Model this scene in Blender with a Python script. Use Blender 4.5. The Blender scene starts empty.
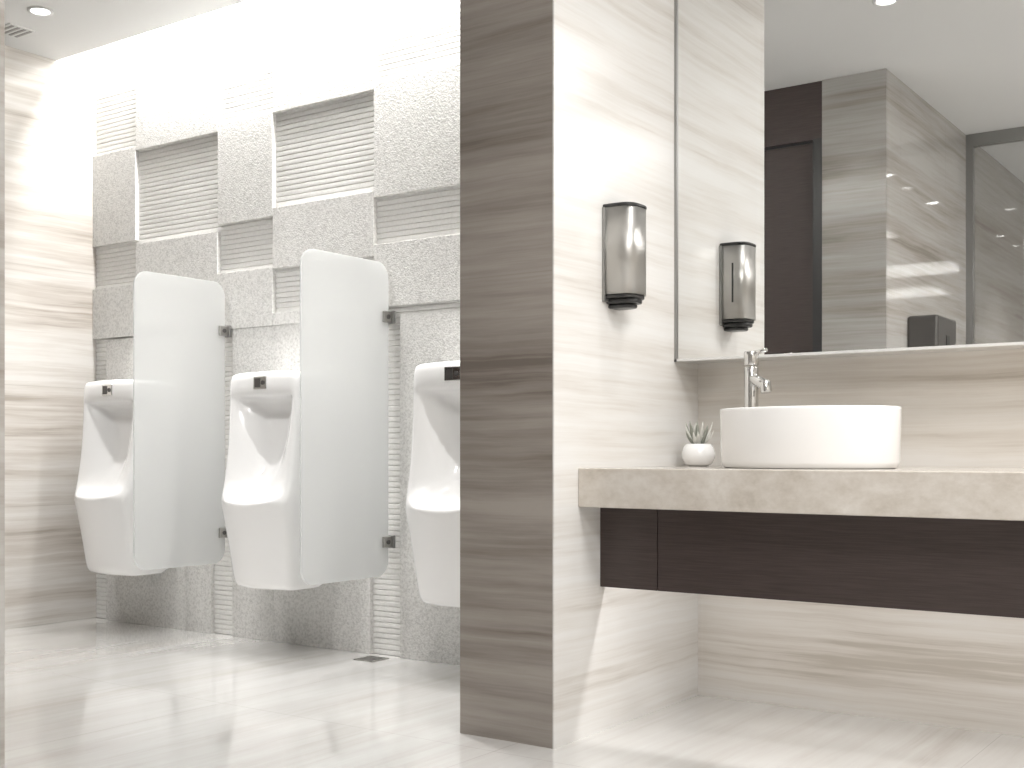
import bpy, bmesh, math, random
from mathutils import Vector, Matrix
random.seed(4)
scene = bpy.context.scene
H = 0.9
CEIL = 2.96

# ---------------------------------------------------------------- materials
def newmat(name):
    m = bpy.data.materials.new(name); m.use_nodes = True
    nt = m.node_tree
    return m, nt, nt.nodes['Principled BSDF']

def simple(name, col, rough=0.5, metal=0.0, spec=0.5, bump=None):
    m, nt, b = newmat(name)
    b.inputs['Base Color'].default_value = (*col, 1)
    b.inputs['Roughness'].default_value = rough
    b.inputs['Metallic'].default_value = metal
    b.inputs['Specular IOR Level'].default_value = spec
    n = nt.nodes.new('ShaderNodeTexNoise'); n.inputs['Scale'].default_value = bump[0] if bump else 30
    bp = nt.nodes.new('ShaderNodeBump'); bp.inputs['Strength'].default_value = bump[1] if bump else 0.01
    bp.inputs['Distance'].default_value = 0.01
    nt.links.new(n.outputs['Fac'], bp.inputs['Height'])
    nt.links.new(bp.outputs['Normal'], b.inputs['Normal'])
    return m

def stone(name, cols, stretch=(0.3, 0.3, 4.5), rough=0.2, seams=None, dist=0.2, offset=(0, 0, 0), wave=0.028, coat=0, fine=(.5, .5, 42.0)):
    """veined travertine; cols = [(pos,(r,g,b)),...]"""
    m, nt, b = newmat(name)
    L = nt.links.new
    geo = nt.nodes.new('ShaderNodeNewGeometry')
    wn = nt.nodes.new('ShaderNodeTexNoise'); wn.inputs['Scale'].default_value = 2.2; wn.inputs['Detail'].default_value = 4
    L(geo.outputs['Position'], wn.inputs['Vector'])
    sub = nt.nodes.new('ShaderNodeVectorMath'); sub.operation = 'SUBTRACT'; sub.inputs[1].default_value = (.5, .5, .5)
    L(wn.outputs['Color'], sub.inputs[0])
    sc = nt.nodes.new('ShaderNodeVectorMath'); sc.operation = 'SCALE'; sc.inputs['Scale'].default_value = wave
    L(sub.outputs[0], sc.inputs[0])
    add = nt.nodes.new('ShaderNodeVectorMath'); add.operation = 'ADD'
    L(geo.outputs['Position'], add.inputs[0]); L(sc.outputs[0], add.inputs[1])
    def layer(scale, detail, distortion, rg=.6):
        mp = nt.nodes.new('ShaderNodeMapping'); mp.inputs['Scale'].default_value = scale; mp.inputs['Location'].default_value = offset
        L(add.outputs[0], mp.inputs['Vector'])
        n = nt.nodes.new('ShaderNodeTexNoise'); n.inputs['Scale'].default_value = 1.0; n.inputs['Detail'].default_value = detail
        n.inputs['Roughness'].default_value = rg; n.inputs['Distortion'].default_value = distortion
        L(mp.outputs[0], n.inputs['Vector']); return n
    n1 = layer(stretch, 6, dist)
    n2 = layer(tuple(s * 3.6 for s in stretch), 6, .15)
    n3 = layer(fine, 4, .05, .7)
    def mul(o_, f, plus=None):
        q = nt.nodes.new('ShaderNodeMath'); q.operation = 'MULTIPLY_ADD'; q.inputs[1].default_value = f; q.inputs[2].default_value = 0
        L(o_, q.inputs[0])
        if plus is not None: L(plus, q.inputs[2])
        return q.outputs[0]
    s = mul(n1.outputs['Fac'], .42); s = mul(n2.outputs['Fac'], .33, s); s = mul(n3.outputs['Fac'], .25, s)
    cr = nt.nodes.new('ShaderNodeValToRGB')
    e = cr.color_ramp.elements
    while len(e) > 1: e.remove(e[-1])
    e[0].position = cols[0][0]; e[0].color = (*cols[0][1], 1)
    for p, c in cols[1:]:
        k = e.new(p); k.color = (*c, 1)
    L(s, cr.inputs['Fac'])
    out = cr.outputs['Color']
    if seams:
        for (axis, period, off) in seams:
            sp = nt.nodes.new('ShaderNodeSeparateXYZ'); L(geo.outputs['Position'], sp.inputs[0])
            a = nt.nodes.new('ShaderNodeMath'); a.operation = 'ADD'; a.inputs[1].default_value = 100 * period - off
            L(sp.outputs[axis], a.inputs[0])
            mo = nt.nodes.new('ShaderNodeMath'); mo.operation = 'MODULO'; mo.inputs[1].default_value = period
            L(a.outputs[0], mo.inputs[0])
            lt = nt.nodes.new('ShaderNodeMath'); lt.operation = 'LESS_THAN'; lt.inputs[1].default_value = 0.003
            L(mo.outputs[0], lt.inputs[0])
            mm = nt.nodes.new('ShaderNodeMath'); mm.operation = 'MULTIPLY'; mm.inputs[1].default_value = 0.25
            L(lt.outputs[0], mm.inputs[0])
            mx = nt.nodes.new('ShaderNodeMixRGB'); mx.inputs[2].default_value = (0.2, 0.18, 0.15, 1)
            L(mm.outputs[0], mx.inputs[0]); L(out, mx.inputs[1]); out = mx.outputs[0]
    L(out, b.inputs['Base Color'])
    b.inputs['Roughness'].default_value = rough
    if coat:
        b.inputs['Coat Weight'].default_value = coat; b.inputs['Coat Roughness'].default_value = .04; b.inputs['Coat IOR'].default_value = 1.5
    return m

LIGHT = [(0.39, (0.41, 0.370, 0.325)), (0.44, (0.54, 0.500, 0.455)), (0.50, (0.63, 0.600, 0.560)), (0.57, (0.71, 0.690, 0.660))]
BACK = [(0.39, (0.55, 0.505, 0.445)), (0.44, (0.68, 0.635, 0.58)), (0.50, (0.76, 0.725, 0.675)), (0.57, (0.81, 0.785, 0.75))]
PALE = [(0.39, (0.63, 0.595, 0.555)), (0.44, (0.72, 0.695, 0.66)), (0.50, (0.78, 0.765, 0.74)), (0.57, (0.82, 0.815, 0.80))]
SHADED = [(0.39, (0.175, 0.149, 0.129)), (0.44, (0.243, 0.214, 0.189)), (0.50, (0.30, 0.270, 0.242)), (0.59, (0.375, 0.342, 0.310))]  # same travertine, darkened in colour for the shaded partition end
m_stone = stone('travertine', LIGHT, seams=[(2, 0.62, 0.0)], rough=0.22)
m_stone_back = stone('travertine_back', BACK, rough=0.22, offset=(1, 2, 5))
m_stone_pale = stone('travertine_pale', PALE, seams=None, rough=0.22, offset=(3, 1, 2))
m_stone_shaded = stone('travertine_shaded', SHADED, seams=[(2, 0.60, 0.25)], rough=0.35, stretch=(0.4, 0.4, 5.5), offset=(1, 5, 3))
m_stone_mid = stone('travertine_mid', [(p, tuple(x * .60 for x in c)) for p, c in LIGHT], rough=0.12, offset=(2, 4, 0))
m_stone_gloss = stone('travertine_polished', [(p, tuple(x * .72 for x in c)) for p, c in LIGHT], rough=0.05, offset=(2, 4, 0), seams=[(1, .9, 0.1)])
m_floor = stone('floor_marble', [(0.39, (0.60, 0.575, 0.545)), (0.44, (0.66, 0.645, 0.62)), (0.50, (0.70, 0.692, 0.675)), (0.58, (0.74, 0.738, 0.725))],
                stretch=(2.6, 0.3, 1.0), rough=0.10, seams=[(0, 1.2, 0.3), (1, 1.2, 0.5)], coat=1.0, fine=(24, .6, 1), wave=.02)
m_counter = stone('counter_marble', [(0.34, (0.45, 0.405, 0.35)), (0.45, (0.55, 0.505, 0.45)), (0.55, (0.62, 0.58, 0.53)), (0.66, (0.69, 0.66, 0.615))],
                  stretch=(3, 3, 5), rough=0.12, dist=1.5, fine=(40, 40, 50))

def rough_stone(name, c1, c2, bump):
    m, nt, b = newmat(name); L = nt.links.new
    geo = nt.nodes.new('ShaderNodeNewGeometry')
    n = nt.nodes.new('ShaderNodeTexNoise'); n.inputs['Scale'].default_value = 80; n.inputs['Detail'].default_value = 5; n.inputs['Roughness'].default_value = .7
    v = nt.nodes.new('ShaderNodeTexVoronoi'); v.inputs['Scale'].default_value = 130
    for q in (n, v): L(geo.outputs['Position'], q.inputs['Vector'])
    cr = nt.nodes.new('ShaderNodeValToRGB'); cr.color_ramp.elements[0].position = .34; cr.color_ramp.elements[1].position = .56
    cr.color_ramp.elements[0].color = (*c1, 1); cr.color_ramp.elements[1].color = (*c2, 1)
    L(n.outputs['Fac'], cr.inputs['Fac'])
    L(cr.outputs[0], b.inputs['Base Color'])
    ad = nt.nodes.new('ShaderNodeMath'); ad.operation = 'ADD'
    L(n.outputs['Fac'], ad.inputs[0]); L(v.outputs['Distance'], ad.inputs[1])
    bp = nt.nodes.new('ShaderNodeBump'); bp.inputs['Strength'].default_value = bump; bp.inputs['Distance'].default_value = 0.006
    L(ad.outputs[0], bp.inputs['Height']); L(bp.outputs[0], b.inputs['Normal'])
    b.inputs['Roughness'].default_value = .85; b.inputs['Specular IOR Level'].default_value = .2
    return m
m_rough = rough_stone('bush_hammered_stone', (0.55, 0.545, 0.525), (0.76, 0.755, 0.735), .32)
m_rib = rough_stone('ribbed_stone', (0.74, 0.735, 0.715), (0.80, 0.795, 0.775), .05)

m_ceil = simple('ceiling_paint', (0.74, 0.742, 0.735), .8)
m_white = simple('ceramic', (0.90, 0.90, 0.897), .12)
m_chrome = simple('chrome', (0.70, 0.70, 0.69), .12, 1)
m_alu = simple('satin_aluminium', (0.78, 0.78, 0.77), .4, .3)
m_steel = simple('brushed_steel', (0.50, 0.49, 0.47), .40, 1)
m_black = simple('black_plastic', (0.03, 0.03, 0.03), .3)
m_dgrey = simple('dark_grey_metal', (0.13, 0.125, 0.12), .3, .6)
m_grey = simple('grey_metal', (0.35, 0.35, 0.34), .35, .8)

def wood(name, c1, c2):
    m, nt, b = newmat(name); L = nt.links.new
    geo = nt.nodes.new('ShaderNodeNewGeometry')
    mp = nt.nodes.new('ShaderNodeMapping'); mp.inputs['Scale'].default_value = (6, 6, 220)
    L(geo.outputs['Position'], mp.inputs['Vector'])
    n = nt.nodes.new('ShaderNodeTexNoise'); n.inputs['Scale'].default_value = 1.5; n.inputs['Detail'].default_value = 4
    L(mp.outputs[0], n.inputs['Vector'])
    cr = nt.nodes.new('ShaderNodeValToRGB'); cr.color_ramp.elements[0].position = .35; cr.color_ramp.elements[1].position = .65
    cr.color_ramp.elements[0].color = (*c1, 1); cr.color_ramp.elements[1].color = (*c2, 1)
    L(n.outputs['Fac'], cr.inputs['Fac']); L(cr.outputs[0], b.inputs['Base Color'])
    b.inputs['Roughness'].default_value = .45
    return m
m_wood = wood('wenge_wood', (0.046, 0.032, 0.029), (0.066, 0.048, 0.044))

m_mirror, nt, b = newmat('mirror_glass')
b.inputs['Base Color'].default_value = (0.87, 0.875, 0.87, 1); b.inputs['Metallic'].default_value = 1; b.inputs['Roughness'].default_value = 0.0

m_frost = bpy.data.materials.new('frosted_glass'); m_frost.use_nodes = True
nt = m_frost.node_tree; nt.nodes.clear(); L = nt.links.new
o = nt.nodes.new('ShaderNodeOutputMaterial')
d = nt.nodes.new('ShaderNodeBsdfDiffuse'); d.inputs[0].default_value = (.73, .74, .74, 1)
t = nt.nodes.new('ShaderNodeBsdfTranslucent'); t.inputs[0].default_value = (.85, .86, .86, 1)
tr = nt.nodes.new('ShaderNodeBsdfTransparent'); tr.inputs[0].default_value = (.96, .97, .97, 1)
gl = nt.nodes.new('ShaderNodeBsdfGlossy'); gl.inputs['Roughness'].default_value = .35
a = nt.nodes.new('ShaderNodeMixShader'); a.inputs[0].default_value = .5; L(d.outputs[0], a.inputs[1]); L(t.outputs[0], a.inputs[2])
c = nt.nodes.new('ShaderNodeMixShader'); c.inputs[0].default_value = .38; L(a.outputs[0], c.inputs[1]); L(tr.outputs[0], c.inputs[2])
g = nt.nodes.new('ShaderNodeMixShader'); g.inputs[0].default_value = .05; L(c.outputs[0], g.inputs[1]); L(gl.outputs[0], g.inputs[2])
L(g.outputs[0], o.inputs[0])

m_glass = bpy.data.materials.new('door_glass'); m_glass.use_nodes = True
nt = m_glass.node_tree; nt.nodes.clear(); L = nt.links.new
o = nt.nodes.new('ShaderNodeOutputMaterial')
tr = nt.nodes.new('ShaderNodeBsdfTransparent'); tr.inputs[0].default_value = (.92, .925, .925, 1)
gl = nt.nodes.new('ShaderNodeBsdfGlossy'); gl.inputs['Roughness'].default_value = .02
g = nt.nodes.new('ShaderNodeMixShader'); g.inputs[0].default_value = .10; L(tr.outputs[0], g.inputs[1]); L(gl.outputs[0], g.inputs[2])
L(g.outputs[0], o.inputs[0])

def emis(name, col, s):
    m, nt, b = newmat(name)
    b.inputs['Base Color'].default_value = (*col, 1)
    b.inputs['Emission Color'].default_value = (*col, 1); b.inputs['Emission Strength'].default_value = s
    return m
m_lamp = emis('lamp_lens', (1, .98, .94), 25)

# ---------------------------------------------------------------- helpers
def link(ob, parent=None):
    scene.collection.objects.link(ob)
    if parent: ob.parent = parent
    return ob
def empty(name):
    e = bpy.data.objects.new(name, None); e.empty_display_size = .1
    return link(e)
def from_bm(name, bm, mat, parent=None, smooth=False, bevel=0, subsurf=0):
    bmesh.ops.recalc_face_normals(bm, faces=bm.faces[:])
    me = bpy.data.meshes.new(name); bm.to_mesh(me); bm.free()
    me.materials.append(mat)
    ob = bpy.data.objects.new(name, me); link(ob, parent)
    if smooth:
        for p in me.polygons: p.use_smooth = True
    if bevel:
        md = ob.modifiers.new('bevel', 'BEVEL'); md.width = bevel; md.segments = 2; md.limit_method = 'ANGLE'
    if subsurf:
        md = ob.modifiers.new('sub', 'SUBSURF'); md.levels = subsurf; md.render_levels = subsurf
    return ob
def box(name, lo, hi, mat, parent=None, bevel=0):
    bm = bmesh.new()
    bmesh.ops.create_cube(bm, size=1)
    for v in bm.verts:
        v.co = Vector(((lo[i] + hi[i]) / 2 + v.co[i] * (hi[i] - lo[i]) for i in range(3)))
    return from_bm(name, bm, mat, parent, bevel=bevel)
def cyl(name, p0, p1, r, mat, parent=None, r2=None, seg=32, bevel=0):
    p0, p1 = Vector(p0), Vector(p1); dv = p1 - p0
    bm = bmesh.new()
    bmesh.ops.create_cone(bm, cap_ends=True, segments=seg, radius1=r, radius2=r if r2 is None else r2, depth=dv.length)
    M = Matrix.Translation((p0 + p1) / 2) @ dv.to_track_quat('Z', 'Y').to_matrix().to_4x4()
    bmesh.ops.transform(bm, matrix=M, verts=bm.verts)
    ob = from_bm(name, bm, mat, parent, bevel=bevel)
    for p in ob.data.polygons: p.use_smooth = len(p.vertices) == 4
    return ob
def lathe(name, prof, center, mat, parent=None, sx=1, sy=1, seg=64):
    bm = bmesh.new(); rings = []
    for r, z in prof:
        rings.append([bm.verts.new((center[0] + sx * r * math.cos(2 * math.pi * k / seg), center[1] + sy * r * math.sin(2 * math.pi * k / seg), center[2] + z)) for k in range(seg)])
    for a_, b_ in zip(rings, rings[1:]):
        for k in range(seg): bm.faces.new((a_[k], a_[(k + 1) % seg], b_[(k + 1) % seg], b_[k]))
    bm.faces.new(rings[0]); bm.faces.new(rings[-1])
    return from_bm(name, bm, mat, parent, smooth=True)
def prism(name, pts, axis, lo, hi, mat, parent=None, bevel=0, smooth=False):
    bm = bmesh.new()
    def mk(p, h):
        return bm.verts.new((h, p[0], p[1]) if axis == 'X' else (p[0], p[1], h))
    A = [mk(p, lo) for p in pts]; B = [mk(p, hi) for p in pts]; n = len(pts)
    for k in range(n):
        f = bm.faces.new((A[k], A[(k + 1) % n], B[(k + 1) % n], B[k]))
        f.smooth = smooth
    bm.faces.new(A); bm.faces.new(B)
    return from_bm(name, bm, mat, parent, bevel=bevel)

# ---------------------------------------------------------------- room shell
XL, XR, YB = -5.56, 1.7, 4.01
XP0, XP1, YP = -2.324, -1.966, 3.029
YS = -3.2
box('floor', (XL - .1, YS - .1, -.1), (XR + .1, YB + .1, 0), m_floor)
box('wall_left', (XL - .1, 1.26, 0), (XL, YB + .1, 3.4), m_stone)
box('wall_back', (XP0, YB, 0), (XR + .1, YB + .1, 3.4), m_stone_back)
box('wall_right', (XR, YS, 0), (XR + .1, YB, CEIL), m_stone)
box('wall_front', (-2.4, YS - .1, 0), (XR, YS, CEIL), m_stone)
box('ceiling', (XL, YS, CEIL), (XR + .1, 3.76, CEIL + .05), m_ceil)
box('ceiling_vanity', (XP0 - .001, 3.76, CEIL), (XR + .1, YB, CEIL + .05), m_ceil)
box('ceiling_cove_top', (XL, 3.5, 3.40), (XP0, YB + .1, 3.45), m_ceil)
box('ceiling_cove_side', (XL, 3.71, CEIL + .05), (XP0, 3.76, 3.40), m_ceil)
box('wall_partition', (XP0, YP + .02, 0), (XP1, YB, CEIL), m_stone_pale)
box('wall_partition_end', (XP0, YP, 0), (XP1, YP + .02, CEIL), m_stone_shaded)  # end face with its shade put into the stone colour
box('trim_1', (XP1 - .004, YP - .001, 0), (XP1 + .001, YP + .021, CEIL), m_stone_pale)
box('wall_opposite_end', (-2.377, 1.24, 0), (-2.022, 1.26, CEIL), m_stone_mid)
box('wall_opposite', (-2.377, YS, 0), (-2.022, 1.24, CEIL), m_stone_gloss)
box('wall_opposite_door_surround', (XL, 1.16, 2.64), (-2.377, 1.25, CEIL), m_wood)
box('wall_opposite_far', (XL, 1.10, 0), (-3.40, 1.25, 2.64), m_wood)
door = empty('door_1')
box('jamb', (-2.43, 1.16, 0), (-2.377, 1.262, 2.64), m_black, door)
box('leaf', (-3.39, 1.17, 0.01), (-2.435, 1.22, 2.63), m_wood, door, bevel=.003)
cyl('handle', (-2.52, 1.27, .95), (-2.52, 1.27, 1.25), .012, m_chrome, door)
cyl('handle_post_1', (-2.52, 1.21, .98), (-2.52, 1.27, .98), .008, m_chrome, door)
cyl('handle_post_2', (-2.52, 1.21, 1.22), (-2.52, 1.27, 1.22), .008, m_chrome, door)
gd = empty('door_2')
box('glass', (-1.98, -.41, .02), (-.95, -.40, 2.88), m_glass, gd)
box('frame_top', (-2.022, -.43, 2.88), (XR, -.38, CEIL), m_grey, gd)
box('frame_left', (-2.022, -.43, 0), (-1.98, -.38, 2.88), m_grey, gd)
box('frame_mid', (-.95, -.43, 0), (-.90, -.38, 2.88), m_grey, gd)

# ribbed stone wall behind the urinals
bm = bmesh.new()
pitch = .024; z = 0.0; prof = []
while z < 3.4:
    prof += [(YB - .001, z), (YB - .006, z + .003), (YB - .0065, z + .012), (YB - .006, z + .021)]
    z += pitch
A = [bm.verts.new((XL, y, zz)) for y, zz in prof]; B = [bm.verts.new((XP0, y, zz)) for y, zz in prof]
for k in range(len(prof) - 1): bm.faces.new((A[k], B[k], B[k + 1], A[k + 1]))
A0 = bm.verts.new((XL, YB + .1, 0)); B0 = bm.verts.new((XP0, YB + .1, 0)); A1 = bm.verts.new((XL, YB + .1, z)); B1 = bm.verts.new((XP0, YB + .1, z))
bm.faces.new((A0, B0, B[0], A[0])); bm.faces.new((A1, B1, B[-1], A[-1])); bm.faces.new((A0, B0, B1, A1))
bm.faces.new(A + [A1, A0]); bm.faces.new(B + [B1, B0])
from_bm('wall_urinals', bm, m_rib)
cols = [(-5.56, -5.196), (-5.196, -4.562), (-4.562, -4.176), (-4.176, -3.538), (-3.538, -2.90), (-2.90, XP0)]
rows = {
 0: [(2.50, 2.01), (1.78, 1.51)],
 1: [(2.93, 2.48), (1.99, 1.55)],
 2: [(2.515, 2.02), (1.78, 1.50)],
 3: [(2.86, 2.51), (2.06, 1.77), (1.56, 1.5)],
 4: [(2.54, 2.03), (1.82, 1.54)],
 5: [(2.95, 2.48), (1.99, 1.54)],
}
pan = empty('wall_relief_panels')
for ci, (x0, x1) in enumerate(cols):
    for (zt, zb) in rows[ci]:
        box('panel', (x0 + .001, YB - .030, zb), (x1 - .001, YB + .02, zt), m_rough, pan, bevel=.002)
for (x0, x1) in [(-5.45, -4.80), (-4.80, -4.61), (-4.46, -4.176), (-4.176, -3.56), (-3.39, XP0)]:
    box('panel', (x0 + .001, YB - .026, 0), (x1 - .001, YB + .02, 1.5), m_rough, pan, bevel=.002)

# ---------------------------------------------------------------- urinals
def sstep(e0, e1, x):
    t = max(0, min(1, (x - e0) / (e1 - e0))); return t * t * (3 - 2 * t)
def urinal(cx):
    root = empty('urinal')
    yw = YB - .028
    R = [
     (.292, .10, .10, .292, .12, None), (.284, .245, .165, .284, .275, None), (.297, .270, .180, .297, .305, None),
     (.335, .280, .186, .335, .315, None),
     (.42, .288, .195, .42, .328, None), (.54, .302, .207, .54, .356, None), (.63, .316, .215, .63, .380, None),
     (.675, .324, .219, .662, .390, None), (.70, .324, .219, .676, .386, (1.0, .45)), (.715, .322, .219, .690, .368, (.98, .5)),
     (.745, .316, .219, .712, .322, (.95, .3)), (.79, .308, .219, .750, .268, (.94, .10)), (.85, .298, .219, .81, .222, (.93, .05)),
     (.93, .288, .219, .89, .185, (.92, .10)), (1.01, .282, .22, .985, .165, (.91, .22)), (1.09, .278, .22, 1.075, .165, (.90, .42)),
     (1.13, .277, .22, 1.125, .188, (.88, .6)), (1.148, .277, .22, 1.142, .228, (.88, .7)), (1.158, .277, .22, 1.150, .266, (.88, .7)),
     (1.17, .277, .22, 1.168, .282, None), (1.225, .274, .22, 1.230, .282, None), (1.248, .268, .214, 1.256, .277, None),
     (1.258, .250, .198, 1.264, .255, None), (1.263, .10, .10, 1.265, .10, None)]
    bm = bmesh.new(); grid = []
    NA = 25
    for (zs, Ds, w, zc, Dc, md) in R:
        row = []
        def P(x, y, zz): row.append(bm.verts.new((cx + x, yw + y, zz)))
        P(-w, 0, zs); P(-w, -Ds * .35, zs); P(-w, -Ds * .7, zs); P(-w, -Ds + .038, zs)
        for i in range(NA):
            a_ = -1 + 2 * i / (NA - 1)
            if md is None: c_ = 1 - a_ * a_
            else: c_ = 1 - sstep(md[1], md[0], abs(a_))
            edge = .013 * (abs(a_) > .99)
            P(w * a_ * (1 if abs(a_) < .99 else .985), -(Ds + (Dc - Ds) * c_) + edge, zs + (zc - zs) * c_)
        P(w, -Ds + .038, zs); P(w, -Ds * .7, zs); P(w, -Ds * .35, zs); P(w, 0, zs)
        grid.append(row)
    for r0, r1 in zip(grid, grid[1:]):
        for i in range(len(r0) - 1): bm.faces.new((r0[i], r0[i + 1], r1[i + 1], r1[i]))
    bm.faces.new([r[0] for r in grid]); bm.faces.new([r[-1] for r in grid])
    bm.faces.new(grid[0]); bm.faces.new(grid[-1])
    from_bm('body', bm, m_white, root, smooth=True, subsurf=1)
    yf = yw - .276
    box('sensor_plate', (cx - .040, yf - .010, 1.180), (cx + .040, yf + .03, 1.236), m_chrome, root, bevel=.003)
    box('sensor_window', (cx - .030, yf - .012, 1.188), (cx + .004, yf - .009, 1.228), m_dgrey, root)
    cyl('sensor_button', (cx + .021, yf - .013, 1.208), (cx + .021, yf - .008, 1.208), .010, m_dgrey, root)
for cx in (-5.05, -3.96, -2.876): urinal(cx)

# ---------------------------------------------------------------- dividers
def divider(x):
    root = empty('urinal_divider')
    y0, y1, z0, z1, r = 3.43, 3.960, .36, 1.725, .07
    pts = []
    for (cy, cz, a0) in [(y1 - r, z1 - r, 0), (y0 + r, z1 - r, 90), (y0 + r, z0 + r, 180), (y1 - r, z0 + r, 270)]:
        for k in range(11):
            a_ = math.radians(a0 + k * 9)
            pts.append((cy + r * math.cos(a_), cz + r * math.sin(a_)))
    prism('panel', pts, 'X', x - .005, x + .005, m_frost, root, bevel=.0015)
    for zc in (1.49, .507):
        box('clamp', (x - .016, 3.92, zc - .024), (x + .016, 3.972, zc + .024), m_steel, root, bevel=.003)
        box('clamp_foot', (x - .03, 3.966, zc - .028), (x + .03, 3.979, zc + .028), m_grey, root, bevel=.002)
        cyl('screw', (x + .015, 3.945, zc), (x + .021, 3.945, zc), .010, m_dgrey, root)
divider(-4.489); divider(-3.438)

# ---------------------------------------------------------------- vanity
v = empty('vanity_counter')
box('slab', (XP1, 3.167, .728), (XR, YB, .85), m_counter, v, bevel=.003)
box('apron_side', (XP1, 3.302, .467), (-1.76, 3.335, .728), m_wood, v, bevel=.001)
box('apron', (-1.757, 3.302, .467), (XR, 3.335, .728), m_wood, v, bevel=.001)
box('led_channel', (XP1 + .02, 3.40, .712), (XR, 3.46, .728), m_alu, v)

mc = empty('wall_mirror')
box('cabinet', (XP1, 3.832, 1.226), (XR, YB, 2.955), m_alu, mc)
box('glass', (XP1 + .008, 3.824, 1.232), (XR, 3.832, 2.955), m_mirror, mc)
box('frame_bottom', (XP1, 3.818, 1.223), (XR, 3.834, 1.232), m_alu, mc)
box('frame_left', (XP1, 3.818, 1.223), (XP1 + .010, 3.834, 2.955), m_grey, mc)

sk = empty('vessel_sink')
prof = [(.93, 0), (.965, .004), (.985, .02), (1.0, .175), (1.0, .183), (.992, .186), (.975, .184), (.965, .17), (.94, .06), (.85, .035), (.3, .02), (.06, .018)]
SX, SY = -1.368, 3.555
lathe('bowl', [(r, z_) for r, z_ in prof], (SX, SY, .85), m_white, sk, sx=.282, sy=.205, seg=96)
cyl('drain', (SX, SY, .866), (SX, SY, .872), .03, m_chrome, sk)

fx, fy = -1.637, 3.74
fa = empty('faucet')
cyl('base', (fx, fy, .85), (fx, fy, .858), .03, m_chrome, fa)
cyl('body', (fx, fy, .855), (fx, fy, 1.185), .0235, m_chrome, fa, bevel=.002)
cyl('cap', (fx, fy, 1.19), (fx, fy, 1.238), .0245, m_chrome, fa, bevel=.004)
cyl('lever', (fx, fy, 1.230), (fx + .066, fy - .030, 1.238), .007, m_chrome, fa)
dx, dy = .88, -.47
cyl('spout', (fx, fy, 1.15), (fx + dx * .078, fy + dy * .078, 1.120), .0185, m_chrome, fa, bevel=.002)
cyl('spout_tip', (fx + dx * .072, fy + dy * .072, 1.132), (fx + dx * .080, fy + dy * .080, 1.096), .0185, m_chrome, fa, bevel=.002)

pl = empty('potted_succulent')
px, py = -1.862, 3.80
lathe('pot', [(.030, 0), (.047, .008), (.058, .030), (.059, .045), (.053, .066), (.044, .078), (.040, .079), (.040, .070), (.01, .068)], (px, py, .85), m_white, pl, seg=48)
m_leaf = simple('succulent_leaf', (0.30, 0.315, 0.27), .5)
m_leaf2 = simple('succulent_leaf_pale', (0.72, 0.72, 0.67), .5)
for k in range(24):
    ring = 0 if k < 11 else (1 if k < 20 else 2)
    az = k * 2.399; tilt = [1.25, .90, .35][ring]; ln = [.085, .105, .090][ring] * random.uniform(.85, 1.08)
    bm = bmesh.new(); prev = None
    for s in range(7):
        t_ = s / 6; w_ = .0095 * (math.sin(math.pi * min(1, .25 + t_ * .75)) ** .8 + .02); th = .5 * w_
        tl = tilt * (1 - .35 * t_)
        c_ = Vector((math.sin(tl) * ln * t_ * .85, 0, math.cos(tl) * ln * t_))
        ring_ = [bm.verts.new(c_ + Vector((math.cos(q) * th, math.sin(q) * w_, math.cos(q) * th * .3))) for q in [i * math.pi / 3 for i in range(6)]]
        if prev:
            for i in range(6): bm.faces.new((prev[i], prev[(i + 1) % 6], ring_[(i + 1) % 6], ring_[i]))
        else: bm.faces.new(ring_)
        prev = ring_
    bm.faces.new(prev)
    bmesh.ops.transform(bm, matrix=Matrix.Translation((px, py, .85 + .066)) @ Matrix.Rotation(az, 4, 'Z'), verts=bm.verts)
    from_bm('leaf', bm, m_leaf if k % 2 else m_leaf2, pl, smooth=True)

sd = empty('soap_dispenser')
yc = 3.385
def dshape(w, dpt, n=24, e=.6):
    pts = [(XP1, yc - w)]
    for k in range(n + 1):
        a_ = -math.pi / 2 + math.pi * k / n
        cs, sn = math.cos(a_), math.sin(a_)
        pts.append((XP1 + .02 + (dpt - .02) * abs(cs) ** e, yc + w * (abs(sn) ** e) * (1 if sn > 0 else -1)))
    pts.append((XP1, yc + w))
    return pts
box('back_plate', (XP1, yc - .073, 1.385), (XP1 + .010, yc + .073, 1.69), m_grey, sd, bevel=.002)
prism('shell', dshape(.068, .105), 'Z', 1.408, 1.688, m_steel, sd, smooth=True)
prism('top_cap', dshape(.069, .107), 'Z', 1.688, 1.700, m_black, sd, bevel=.004)
prism('bottom_cap', dshape(.064, .100), 'Z', 1.396, 1.408, m_black, sd, bevel=.003)
prism('push_lever', dshape(.048, .097), 'Z', 1.380, 1.396, m_black, sd, bevel=.005)
prism('push_lever_tip', dshape(.036, .082), 'Z', 1.366, 1.380, m_black, sd, bevel=.006)
box('level_window', (XP1 + .05, yc + .0655, 1.47), (XP1 + .056, yc + .0690, 1.62), m_black, sd)

td = empty('paper_towel_dispenser')
box('case', (-2.022, .50, 1.30), (-1.852, .886, 1.665), m_dgrey, td, bevel=.015)
box('slot', (-1.96, .56, 1.29), (-1.90, .83, 1.302), m_black, td)
box('window', (-1.853, .66, 1.45), (-1.849, .72, 1.56), m_black, td)

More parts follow.
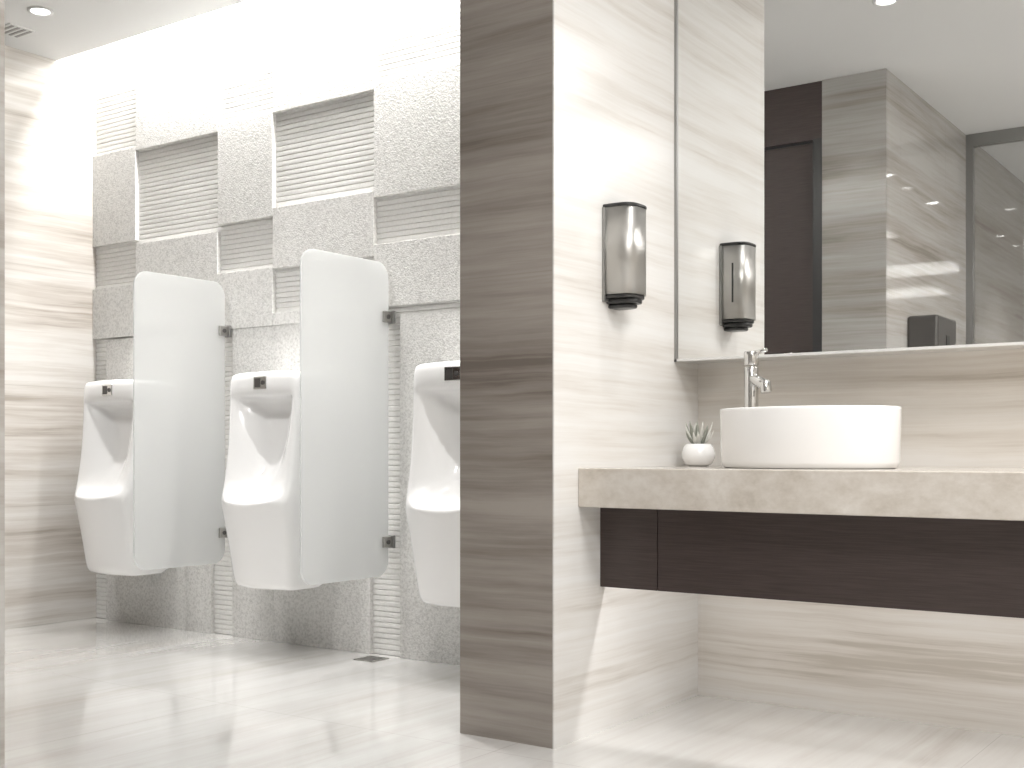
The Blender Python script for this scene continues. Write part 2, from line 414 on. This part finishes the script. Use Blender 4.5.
fd = empty('floor_drain')
box('frame', (-3.52, 3.83, 0), (-3.41, 3.94, .004), m_steel, fd)
for k in range(5): box('slot', (-3.51, 3.842 + k * .02, .004), (-3.42, 3.848 + k * .02, .005), m_black, fd)
ve = empty('ceiling_vent')
box('frame', (-5.40, 3.30, CEIL - .006), (-5.25, 3.44, CEIL), m_ceil, ve)
for k in range(4): box('louvre', (-5.39, 3.315 + k * .032, CEIL - .009), (-5.26, 3.328 + k * .032, CEIL - .005), m_grey, ve)

# ---------------------------------------------------------------- lights
def downlight(x, y, power, size=1.5, blend=.8, rad=.03, aim=None):
    root = empty('ceiling_downlight')
    lathe('ring', [(.058, 0), (.058, -.006), (.045, -.008), (.040, -.003), (.040, 0)], (x, y, CEIL), m_ceil, root, seg=40)
    cyl('lens', (x, y, CEIL - .001), (x, y, CEIL - .003), .038, m_lamp, root)
    ld = bpy.data.lights.new('spot', 'SPOT'); ld.energy = power; ld.spot_size = size; ld.spot_blend = blend; ld.shadow_soft_size = rad
    ld.color = (1, .982, .962)
    lo = bpy.data.objects.new('spot', ld); lo.location = (x, y, CEIL - .02); link(lo, root)
    if aim: lo.rotation_euler = (Vector(aim) - Vector(lo.location)).to_track_quat('-Z', 'Y').to_euler()
def area(name, loc, sx, sy, power, rot=(0, 0, 0), col=(1, .982, .965), parent=None):
    ld = bpy.data.lights.new(name, 'AREA'); ld.shape = 'RECTANGLE'; ld.size = sx; ld.size_y = sy; ld.energy = power; ld.color = col
    lo = bpy.data.objects.new(name, ld); lo.location = loc; lo.rotation_euler = rot; link(lo, parent)
    return lo
for x in (-4.99, -3.95, -2.88): downlight(x, 3.29, 100, 1.05, 1.0)
for x in (-4.65, -3.65): downlight(x, 2.0, 60, 1.2, 1.0, aim=(x + .1, 3.9, .8))  # unseen spots added as frontal fill on the urinals
downlight(-1.72, 2.22, 30)
downlight(-1.35, 3.50, 34, 1.2)
downlight(-.2, 3.50, 42, 1.2)
downlight(-1.25, .9, 42)
downlight(-1.25, -1.2, 150)
downlight(-1.25, -2.4, 120)  # unseen extra lamp, added to brighten the corridor behind the glass
area('cove_light', ((XL + XP0) / 2 + .1, 3.88, 3.30), 2.8, .12, 82)
area('fill_light', (-.1, 2.5, CEIL - .01), .9, .9, 50)  # added fill light out of view, brightens the partition side
area('fill_light', (.6, .6, CEIL - .01), .9, .9, 65)  # second added fill light, also out of view
area('led_strip_light', (-.15, 3.43, .708), 3.5, .03, 11, parent=v)

w = bpy.data.worlds.new('World'); scene.world = w; w.use_nodes = True
w.node_tree.nodes['Background'].inputs[0].default_value = (.9, .95, 1, 1); w.node_tree.nodes['Background'].inputs[1].default_value = .3

# ---------------------------------------------------------------- camera
cd = bpy.data.cameras.new('camera'); cam = bpy.data.objects.new('camera', cd); link(cam)
cam.location = (0, 0, H); cam.rotation_euler = (math.radians(90), 0, math.radians(35))
cd.sensor_width = 36; cd.lens = 36 * 1191 / 1024; cd.shift_y = 68 / 1024; cd.clip_start = .05
scene.camera = cam
scene.view_settings.view_transform = 'Standard'
scene.view_settings.exposure = 0.08
